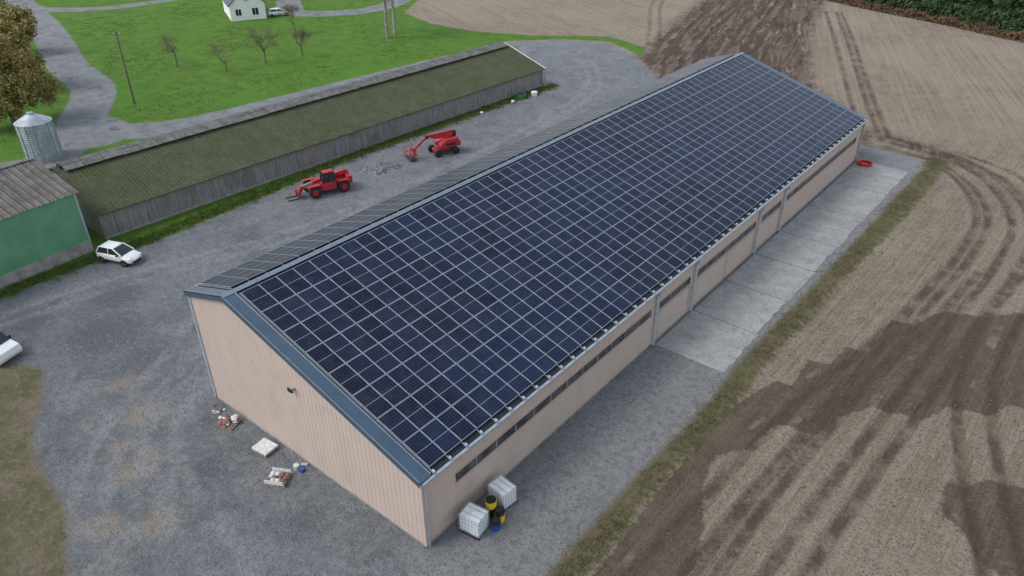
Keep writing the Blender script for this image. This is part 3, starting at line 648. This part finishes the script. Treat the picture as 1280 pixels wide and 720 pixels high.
drum('plastic_drum',(1.2,3.55,0),blk,yel,1.15,.30); drum('plastic_drum',(1.75,3.6,0),yel,blk,.75,.25); drum('plastic_drum',(1.95,3.05,0),blu,blk,.6,.24)
def pallet(mb,z=0,a=1.2,b=1.0):
    for y in(-b/2+.05,0,b/2-.05): mb.box((0,y,z+.05),(a,.1,.09),wood)
    for i in range(7): mb.box((-a/2+.06+i*(a-.12)/6,0,z+.115),(.11,b,.025),wood)
bagw=mat('bag_white',(.58,.58,.56),.7,0,.2,6); bagr=mat('bag_red',(.26,.10,.09),.7,0,.4,8); bagb=mat('bag_brown',(.17,.11,.08),.7,0,.3,8)
def bag(mb,c,d,mt,rz):
    vs=[];fs=[]; nx_,ny_=6,5; c=Vector(c); R_=Matrix.Rotation(rz,3,'Z')
    for sg in(1,-1):
        for i in range(nx_):
            for j in range(ny_):
                u_=i/(nx_-1)*2-1; v_=j/(ny_-1)*2-1; h_=d[2]/2*(max(0,1-u_**4)*max(0,1-v_**4))**.5
                vs.append(c+R_@Vector((u_*d[0]/2,v_*d[1]/2,sg*h_)))
    for q in range(2):
        for i in range(nx_-1):
            for j in range(ny_-1):
                a=q*nx_*ny_+i*ny_+j; f_=(a,a+ny_,a+ny_+1,a+1); fs.append(f_ if q==0 else f_[::-1])
    mb.add(vs,fs,mt)
mb=MB(); pallet(mb)
for i in range(16): bag(mb,(random.uniform(-.5,.5),random.uniform(-.38,.38),.2+.07*(i//5)),(random.uniform(.25,.5),random.uniform(.2,.35),.13),[bagw,bagr,bagw,bagb][i%4],random.uniform(0,3))
o=mb.obj('pallet_of_bags'); o.location=(-15.7,-.95,0); o.rotation_euler=(0,0,.3)
mb=MB(); pallet(mb); mb.box((0,0,.20),(1.15,.95,.12),bagw); o=mb.obj('pallet_with_board'); o.location=(-12.1,-.9,0); o.rotation_euler=(0,0,.12)
mb=MB(); pallet(mb)
for i in range(16): bag(mb,(-.42+.28*(i%4),-.3+.3*((i//4)%3),.2+.11*(i//12)),(.27,.3,.15),[bagb,bagw,bagb,bagw,bagr][(i*7)%5],random.uniform(-.3,.3))
for s in(-1,1): mb.box((0,s*.49,.28),(1.1,.03,.26),bagw)
o=mb.obj('pallet_of_sacks'); o.location=(-9.5,-1.9,0); o.rotation_euler=(0,0,.5)
mb=MB(); mb.cyl((0,0,0),(0,0,.32),.14,.16,bagw,12); mb.box((.35,.1,.1),(.3,.25,.2),blu); mb.box((.1,.45,.06),(.4,.2,.12),zinc,rz=.6); o=mb.obj('bucket_and_toolbox'); o.location=(-9.4,-.75,0)
mb=MB()
for i in range(10): bag(mb,(random.uniform(-.8,.8),random.uniform(-.35,.35),.06),(random.uniform(.15,.3),.2,.1),[bagw,conc,bagb][i%3],random.uniform(0,3))
o=mb.obj('scattered_scrap'); o.location=(-17.2,-.65,0)
mb=MB(); hose=mat('red_hose',(.55,.03,.02),.5)
for k in range(9):
    R_=.62+.05*(k%3)+random.uniform(-.03,.03); z=.06+.1*(k//3); cx,cy=random.uniform(-.05,.05),random.uniform(-.05,.05); vs=[];fs=[]
    for i in range(28):
        t=2*math.pi*i/28
        for j in range(6): q=2*math.pi*j/6; vs.append((cx+(R_+.05*math.cos(q))*math.cos(t),cy+(R_+.05*math.cos(q))*math.sin(t),z+.05*math.sin(q)))
    for i in range(28):
        for j in range(6): fs.append((i*6+j,((i+1)%28)*6+j,((i+1)%28)*6+(j+1)%6,i*6+(j+1)%6))
    mb.add(vs,fs,hose)
o=mb.obj('red_hose_coil',smooth=True); o.location=(1.2,64.6,0.04)
mb=MB(); stone=mat('rubble_stone',(.17,.18,.19),.95,0,.5,5)
vs=[(0,0,.75)];fs=[]; K=28
for ri,(rr,hh) in enumerate(((.5,.62),(1.0,.38),(1.5,.16),(2.1,-.03))):
    for k in range(K): t=2*math.pi*k/K; q=random.uniform(.85,1.15); vs.append((1.15*rr*q*math.cos(t),.8*rr*q*math.sin(t),hh+(random.uniform(-.07,.07) if ri<3 else 0)))
for k in range(K): fs.append((0,1+k,1+(k+1)%K))
for ri in range(3):
    for k in range(K): a=1+ri*K+k;b=1+ri*K+(k+1)%K; fs.append((a,a+K,b+K,b))
mb.add(vs,fs,stone)
for i in range(500):
    r_=abs(random.gauss(0,.9)); t=random.uniform(0,6.28); s_=random.uniform(.05,.15); h_=max(0,.72*(1-r_/1.9))
    mb.box((1.15*r_*math.cos(t),.8*r_*math.sin(t),h_+s_*.2),(s_,s_*random.uniform(.6,1),s_*.7),stone,rz=random.uniform(0,3),ry=random.uniform(-.6,.6),rx=random.uniform(-.6,.6))
o=mb.obj('rubble_heap'); o.location=(-38.3,32.0,0); o.rotation_euler=(0,0,1.2)
for (x,y,s_,mt) in((-41.3,62.4,.55,plastic),(-41.6,58.2,.3,plastic),(-41.8,52.2,.28,plastic)):
    mb=MB(); mb.cyl((0,0,0),(0,0,s_),s_*.7,s_*.8,mt,14); mb.cyl((0,0,s_),(0,0,s_*1.15),s_*.55,s_*.1,mt,14); mb.cyl((0,0,s_*.5),(0,0,s_*.55),s_*.83,s_*.83,zinc,14); o=mb.obj('poultry_drinker'); o.location=(x,y,0)
mb=MB(); mb.cyl((0,0,0),(0,0,.6),.6,.65,mat('green_plastic',(.03,.2,.08),.5),18); mb.cyl((0,0,.6),(0,0,.62),.52,.52,dark,18); o=mb.obj('green_water_trough'); o.location=(-42.0,60.5,0)
# ------------------------------------------------------------------ vegetation
def leafmat(name,c1,c2,c3):
    n=NT(name); p=n.pos(); c=n.mix(n.ss(n.noise(p,0.8,4,0.6),0.35,0.65),c1,c2); c=n.mix(n.ss(n.noise(p,6,3,0.7),0.5,0.65,0,0.7),c,c3); return n.fin(c,0.8,0,0.2)
def quads(name,cen,size,mt,parent=None):
    N=len(cen); d1=rng.normal(size=(N,3)); d1/=np.linalg.norm(d1,axis=1)[:,None]; d2=rng.normal(size=(N,3)); 
    d2-=d1*(d1*d2).sum(1)[:,None]; d2/=np.linalg.norm(d2,axis=1)[:,None]
    s=(size*rng.uniform(.6,1.4,N))[:,None]; v=np.stack([cen-d1*s,cen+d2*s*.55,cen+d1*s,cen-d2*s*.55],1).reshape(-1,3)
    me=bpy.data.meshes.new(name); me.vertices.add(4*N); me.vertices.foreach_set('co',v.ravel()); me.loops.add(4*N); me.loops.foreach_set('vertex_index',np.arange(4*N,dtype=np.int32)); me.polygons.add(N); me.polygons.foreach_set('loop_start',np.arange(N,dtype=np.int32)*4); me.update(calc_edges=True); me.materials.append(mt)
    o=bpy.data.objects.new(name,me); C.objects.link(o)
    if parent: o.parent=parent
    return o
bark=mat('bark',(.15,.125,.10),.95,0,.3,2); barkl=mat('bark_light',(.26,.24,.21),.95,0,.3,2)
def limbs(mb,p,d,l,r,depth,tips,mt,spread=.6,up=.15):
    q=p+d*l; mb.cyl(p,q,r,r*.68,mt,6 if depth>1 else 4,False)
    if depth<=1: tips.append(q)
    if depth==0: return
    for k in range(random.choice((2,3)) if depth>1 else 3):
        nd=(d+Vector((random.gauss(0,spread),random.gauss(0,spread),random.gauss(up,spread*.5)))).normalized()
        limbs(mb,p+d*l*random.uniform(.65,1),nd,l*random.uniform(.62,.85),r*.6,depth-1,tips,mt,spread,up)
def fruit_tree(loc,h,leafm,nleaf=500):
    e=empty('fruit_tree',loc); mb=MB(); tips=[]; 
    limbs(mb,Vector((0,0,0)),Vector((random.uniform(-.1,.1),random.uniform(-.1,.1),1)).normalized(),h*.29,h*.024,6,tips,bark,.62,.14); mb.obj('trunk_and_branches',e)
    T=np.array([tuple(t) for t in tips]); c=T[rng.integers(0,len(T),nleaf)]+rng.normal(size=(nleaf,3))*h*.035
    quads('leaves',c,.08,leafm,parent=e)
lf1=leafmat('leaf_sparse',(.16,.15,.07),(.20,.15,.09),(.11,.14,.05))
for l,h,nl in(((-93.1,40.4,0),6.4,800),((-84.8,43.5,0),5.4,500),((-84.8,50.4,0),6.4,1000),((-83.4,56.4,0),6.0,1000),((-97.0,65.3,0),6.0,1200)): fruit_tree(l,h,lf1,nl)
def tall_tree(loc,h):
    e=empty('poplar_tree',loc); mb=MB(); tips=[]; p=Vector((0,0,0))
    for i in range(9):
        q=p+Vector((random.gauss(0,.08),random.gauss(0,.08),h/9)); mb.cyl(p,q,.34*(1-i/10),.34*(1-(i+1)/10),barkl,8,False)
        if i>2:
            for k in range(3): limbs(mb,p.lerp(q,random.random()),Vector((random.gauss(0,1),random.gauss(0,1),1.0)).normalized(),h*.10,.08,3,tips,barkl,.45,.25)
        p=q
    mb.obj('trunk_and_branches',e); T=np.array([tuple(t) for t in tips]); c=T[rng.integers(0,len(T),1500)]+rng.normal(size=(1500,3))*.5; quads('leaves',c,.16,lf1,parent=e)
tall_tree((-81.4,73,0),15); tall_tree((-83.1,76.3,0),16)
def leafy(name,loc,cl,n_,size,mt,th,tr):
    e=empty(name,loc); mb=MB(); tips=[]
    limbs(mb,Vector((0,0,0)),Vector((0,0,1)),th,tr,4,tips,bark,.5,.2); mb.obj('trunk_and_branches',e)
    cen=[]; K=30
    for k in range(len(cl)*K):
        b=cl[k%len(cl)]; d=rng.normal(size=3); d/=np.linalg.norm(d); q=np.array(b[:3])+d*b[3]*rng.uniform(.45,1.05)
        m_=n_//(len(cl)*K); rr=rng.normal(size=(m_,3))*b[3]*.14; cen.append(q+rr)
    cen=np.concatenate(cen); cen=cen[cen[:,2]>0.2]; quads('leaves',cen,size,mt,parent=e)
aut=leafmat('autumn_leaves',(.31,.245,.09),(.20,.18,.06),(.40,.30,.12))
leafy('autumn_tree',(-83.8,13.6,0),[(0,0,3.4,2.9),(1.2,1.2,5.6,2.7),(-2,1,7.2,2.8),(0,-2,3.4,2.6),(1.2,2.9,3.8,2.5),(-1,2.9,5.8,2.6),(0,0.8,8.6,2.5)],28000,.16,aut,4,.3)
leafy('autumn_tree',(-100,19.5,0),[(0,0,5,3.4),(1.5,1.5,7.4,2.6),(-2,1,7,2.8),(0,2,3.5,2.6)],15000,.19,aut,3,.3)
leafy('autumn_tree',(-121,27,0),[(0,0,4,3.4),(1.5,2.5,5,2.6),(-2,1,6,2.8),(0,2,3.5,2.6)],10000,.22,aut,3,.3)
hg=leafmat('hedge_leaves',(.034,.064,.024),(.055,.082,.030),(.018,.034,.012)); hr=leafmat('bracken',(.17,.085,.055),(.09,.085,.04),(.21,.13,.075))
def hedge(name,line,depth,h,mt,n_,size):
    Ls=np.array(smooth_line(line,6)); seg=np.linalg.norm(np.diff(Ls,axis=0),axis=1); cum=np.r_[0,np.cumsum(seg)]
    t=rng.uniform(0,cum[-1],n_); i=np.clip(np.searchsorted(cum,t)-1,0,len(seg)-1); f_=(t-cum[i])/seg[i]; P_=Ls[i]+(Ls[i+1]-Ls[i])*f_[:,None]
    d=(Ls[i+1]-Ls[i])/seg[i][:,None]; nrm=np.stack([-d[:,1],d[:,0]],1)
    a=rng.uniform(0,np.pi,n_); lump=1+.22*np.sin(t*.9)+.18*np.sin(t*2.3+1)+.1*np.sin(t*5.1); rad=rng.uniform(.8,1.04,n_)
    P2=P_+nrm*(np.cos(a)*depth/2*rad)[:,None]+nrm*depth/2; z=np.maximum(.05,np.sin(a)*h*rad*lump)
    quads(name,np.concatenate([P2,z[:,None]],1),size,mt)
hedge('field_hedge',[(62,112),(35,126),(4.8,137.5),(-8.9,144),(-23.2,149.4),(-36,155.5),(-52,164)][::-1],6,2.6,hg,26000,.36)
hedge('bracken_edge',[(62,109.5),(35,123.5),(4.8,135.4),(-8.9,142),(-23.2,147.5),(-36,153.5)][::-1],2.2,1.1,hr,14000,.25)
hedge('woodland',[(90,125),(60,137),(20,152),(-10,163),(-40,176),(-75,192)][::-1],22,7,hg,40000,.65)
hedge('boundary_hedge',[(-200,54),(-172,60),(-158,72),(-155,90),(-165,130)],3.0,2.0,hg,11000,.4)
gt=leafmat('dry_grass',(.19,.155,.09),(.12,.12,.05),(.25,.20,.13)); gg=leafmat('green_grass',(.08,.13,.026),(.13,.18,.045),(.06,.09,.018))
def tufts(name,pts,hh,mt,w=.035):
    N=len(pts); d=rng.normal(size=(N,2)); d/=np.linalg.norm(d,axis=1)[:,None]; lean=rng.normal(size=(N,2))*hh*.45; H_=hh*rng.uniform(.5,1.3,N)
    v=np.zeros((N,3,3)); v[:,0]=pts; v[:,0,:2]-=d*w; v[:,1]=pts; v[:,1,:2]+=d*w; v[:,2]=pts; v[:,2,:2]+=lean; v[:,2,2]+=H_
    me=bpy.data.meshes.new(name); me.vertices.add(3*N); me.vertices.foreach_set('co',v.ravel()); me.loops.add(3*N); me.loops.foreach_set('vertex_index',np.arange(3*N,dtype=np.int32)); me.polygons.add(N); me.polygons.foreach_set('loop_start',np.arange(N,dtype=np.int32)*3); me.update(calc_edges=True); me.materials.append(mt); o=bpy.data.objects.new(name,me); C.objects.link(o)
def clump(x,y,k,s): 
    return np.stack([np.repeat(x,k)+rng.normal(size=len(x)*k)*s,np.repeat(y,k)+rng.normal(size=len(x)*k)*s],1)
M_=3400; y=rng.uniform(-12,71,M_); y=y[np.sin(y*1.3)+np.sin(y*.47)+rng.normal(size=M_)*.9>-.4]; x=6.6+rng.normal(size=len(y))*.5+np.clip((y-25)/60,0,1)*.4
P_=clump(x,y,7,.12); P3=np.concatenate([P_,(.22*np.exp(-((P_[:,0:1]-6.75)/.75)**2))-.02],1)
tufts('verge_grass',P3,.15,gt,.03)
y=rng.uniform(-12,68,3200); x=np.interp(y,[-12,2,8,20,33,47,67],[-42.6,-42.5,-42.3,-42.9,-43.4,-42.9,-41.9])+rng.normal(size=3200)*.45
P_=clump(x,y,8,.12); tufts('roadside_grass',np.concatenate([P_,np.full((len(P_),1),.08)],1),.20,gg,.045)
lx=rng.uniform(-140,-50,9000); ly=rng.uniform(10,110,9000); ix=np.clip(np.searchsorted(gx,lx),0,nx-1); iy=np.clip(np.searchsorted(gy,ly),0,ny-1)
k=(lawn[ix,iy]>1)&(road[ix,iy]<-.8)&~((lx>-66)&(ly<78)); k&=(np.sin(lx*.23)+np.sin(ly*.31+lx*.1)+rng.normal(size=9000)*.6>.5); lx,ly=lx[k],ly[k]
P_=clump(lx,ly,5,.3); tufts('lawn_tussocks',np.concatenate([P_,np.zeros((len(P_),1))],1),.13,gg,.06)
st_=leafmat('loose_stone',(.20,.205,.21),(.36,.36,.36),(.10,.10,.105)); cl_=leafmat('soil_clods',(.10,.075,.055),(.20,.16,.12),(.075,.054,.040))
N_=16000; xs=rng.uniform(-41,5.5,N_); ys_=rng.uniform(-11,70,N_); k=~((xs>-18.7)&(xs<.3)&(ys_>-.2)&(ys_<65.5))&~((xs>0)&(ys_>22)); k&=~((xs<-10)&(ys_<-8.5)); xs,ys_=xs[k],ys_[k]
quads('gravel_stones',np.stack([xs,ys_,np.full(len(xs),.012)],1),.05,st_)
N_=26000; xs=rng.uniform(7.8,30,N_); ys_=-12+90*rng.uniform(0,1,N_)**1.4
quads('field_clods',np.stack([xs,ys_,np.full(len(xs),.015)],1),.06,cl_)
# ------------------------------------------------------------------ light, camera
w=bpy.data.worlds.new('World'); bpy.context.scene.world=w; w.use_nodes=True; t=w.node_tree; bg=t.nodes['Background']
sk=t.nodes.new('ShaderNodeTexSky'); sk.sky_type='NISHITA'; sk.sun_disc=False; sk.sun_elevation=math.radians(50); sk.sun_rotation=math.radians(215); sk.air_density=1.2; sk.dust_density=1.2
hsv=t.nodes.new('ShaderNodeHueSaturation'); hsv.inputs['Saturation'].default_value=0.5; hsv.inputs['Value'].default_value=1.55; t.links.new(sk.outputs[0],hsv.inputs['Color']); t.links.new(hsv.outputs[0],bg.inputs[0]); bg.inputs[1].default_value=0.15
sl=bpy.data.lights.new('sun','SUN'); sl.energy=1.45; sl.angle=math.radians(20); sl.color=(1,.97,.93); so=bpy.data.objects.new('sun',sl); C.objects.link(so)
az=math.radians(215); el=math.radians(50); dv=Vector((math.sin(az)*math.cos(el),math.cos(az)*math.cos(el),math.sin(el))); so.rotation_euler=dv.to_track_quat('Z','Y').to_euler()
yaw,pitch,roll=-0.6852,0.5473,-0.0069
f=Vector((math.sin(yaw)*math.cos(pitch),math.cos(yaw)*math.cos(pitch),-math.sin(pitch))); r=Vector((math.cos(yaw),-math.sin(yaw),0)); u=r.cross(f)
c_,s_=math.cos(roll),math.sin(roll); r,u=r*c_+u*s_,-r*s_+u*c_
cd=bpy.data.cameras.new('camera'); cd.sensor_width=36; cd.lens=36*933.68/1280; cd.clip_end=3000; cam=bpy.data.objects.new('camera',cd); C.objects.link(cam)
cam.matrix_world=Matrix(((r.x,u.x,-f.x,19.213),(r.y,u.y,-f.y,-16.645),(r.z,u.z,-f.z,30.293),(0,0,0,1)))
sc=bpy.context.scene; sc.camera=cam; sc.view_settings.view_transform='Standard'; sc.view_settings.look='None'; sc.view_settings.exposure=0
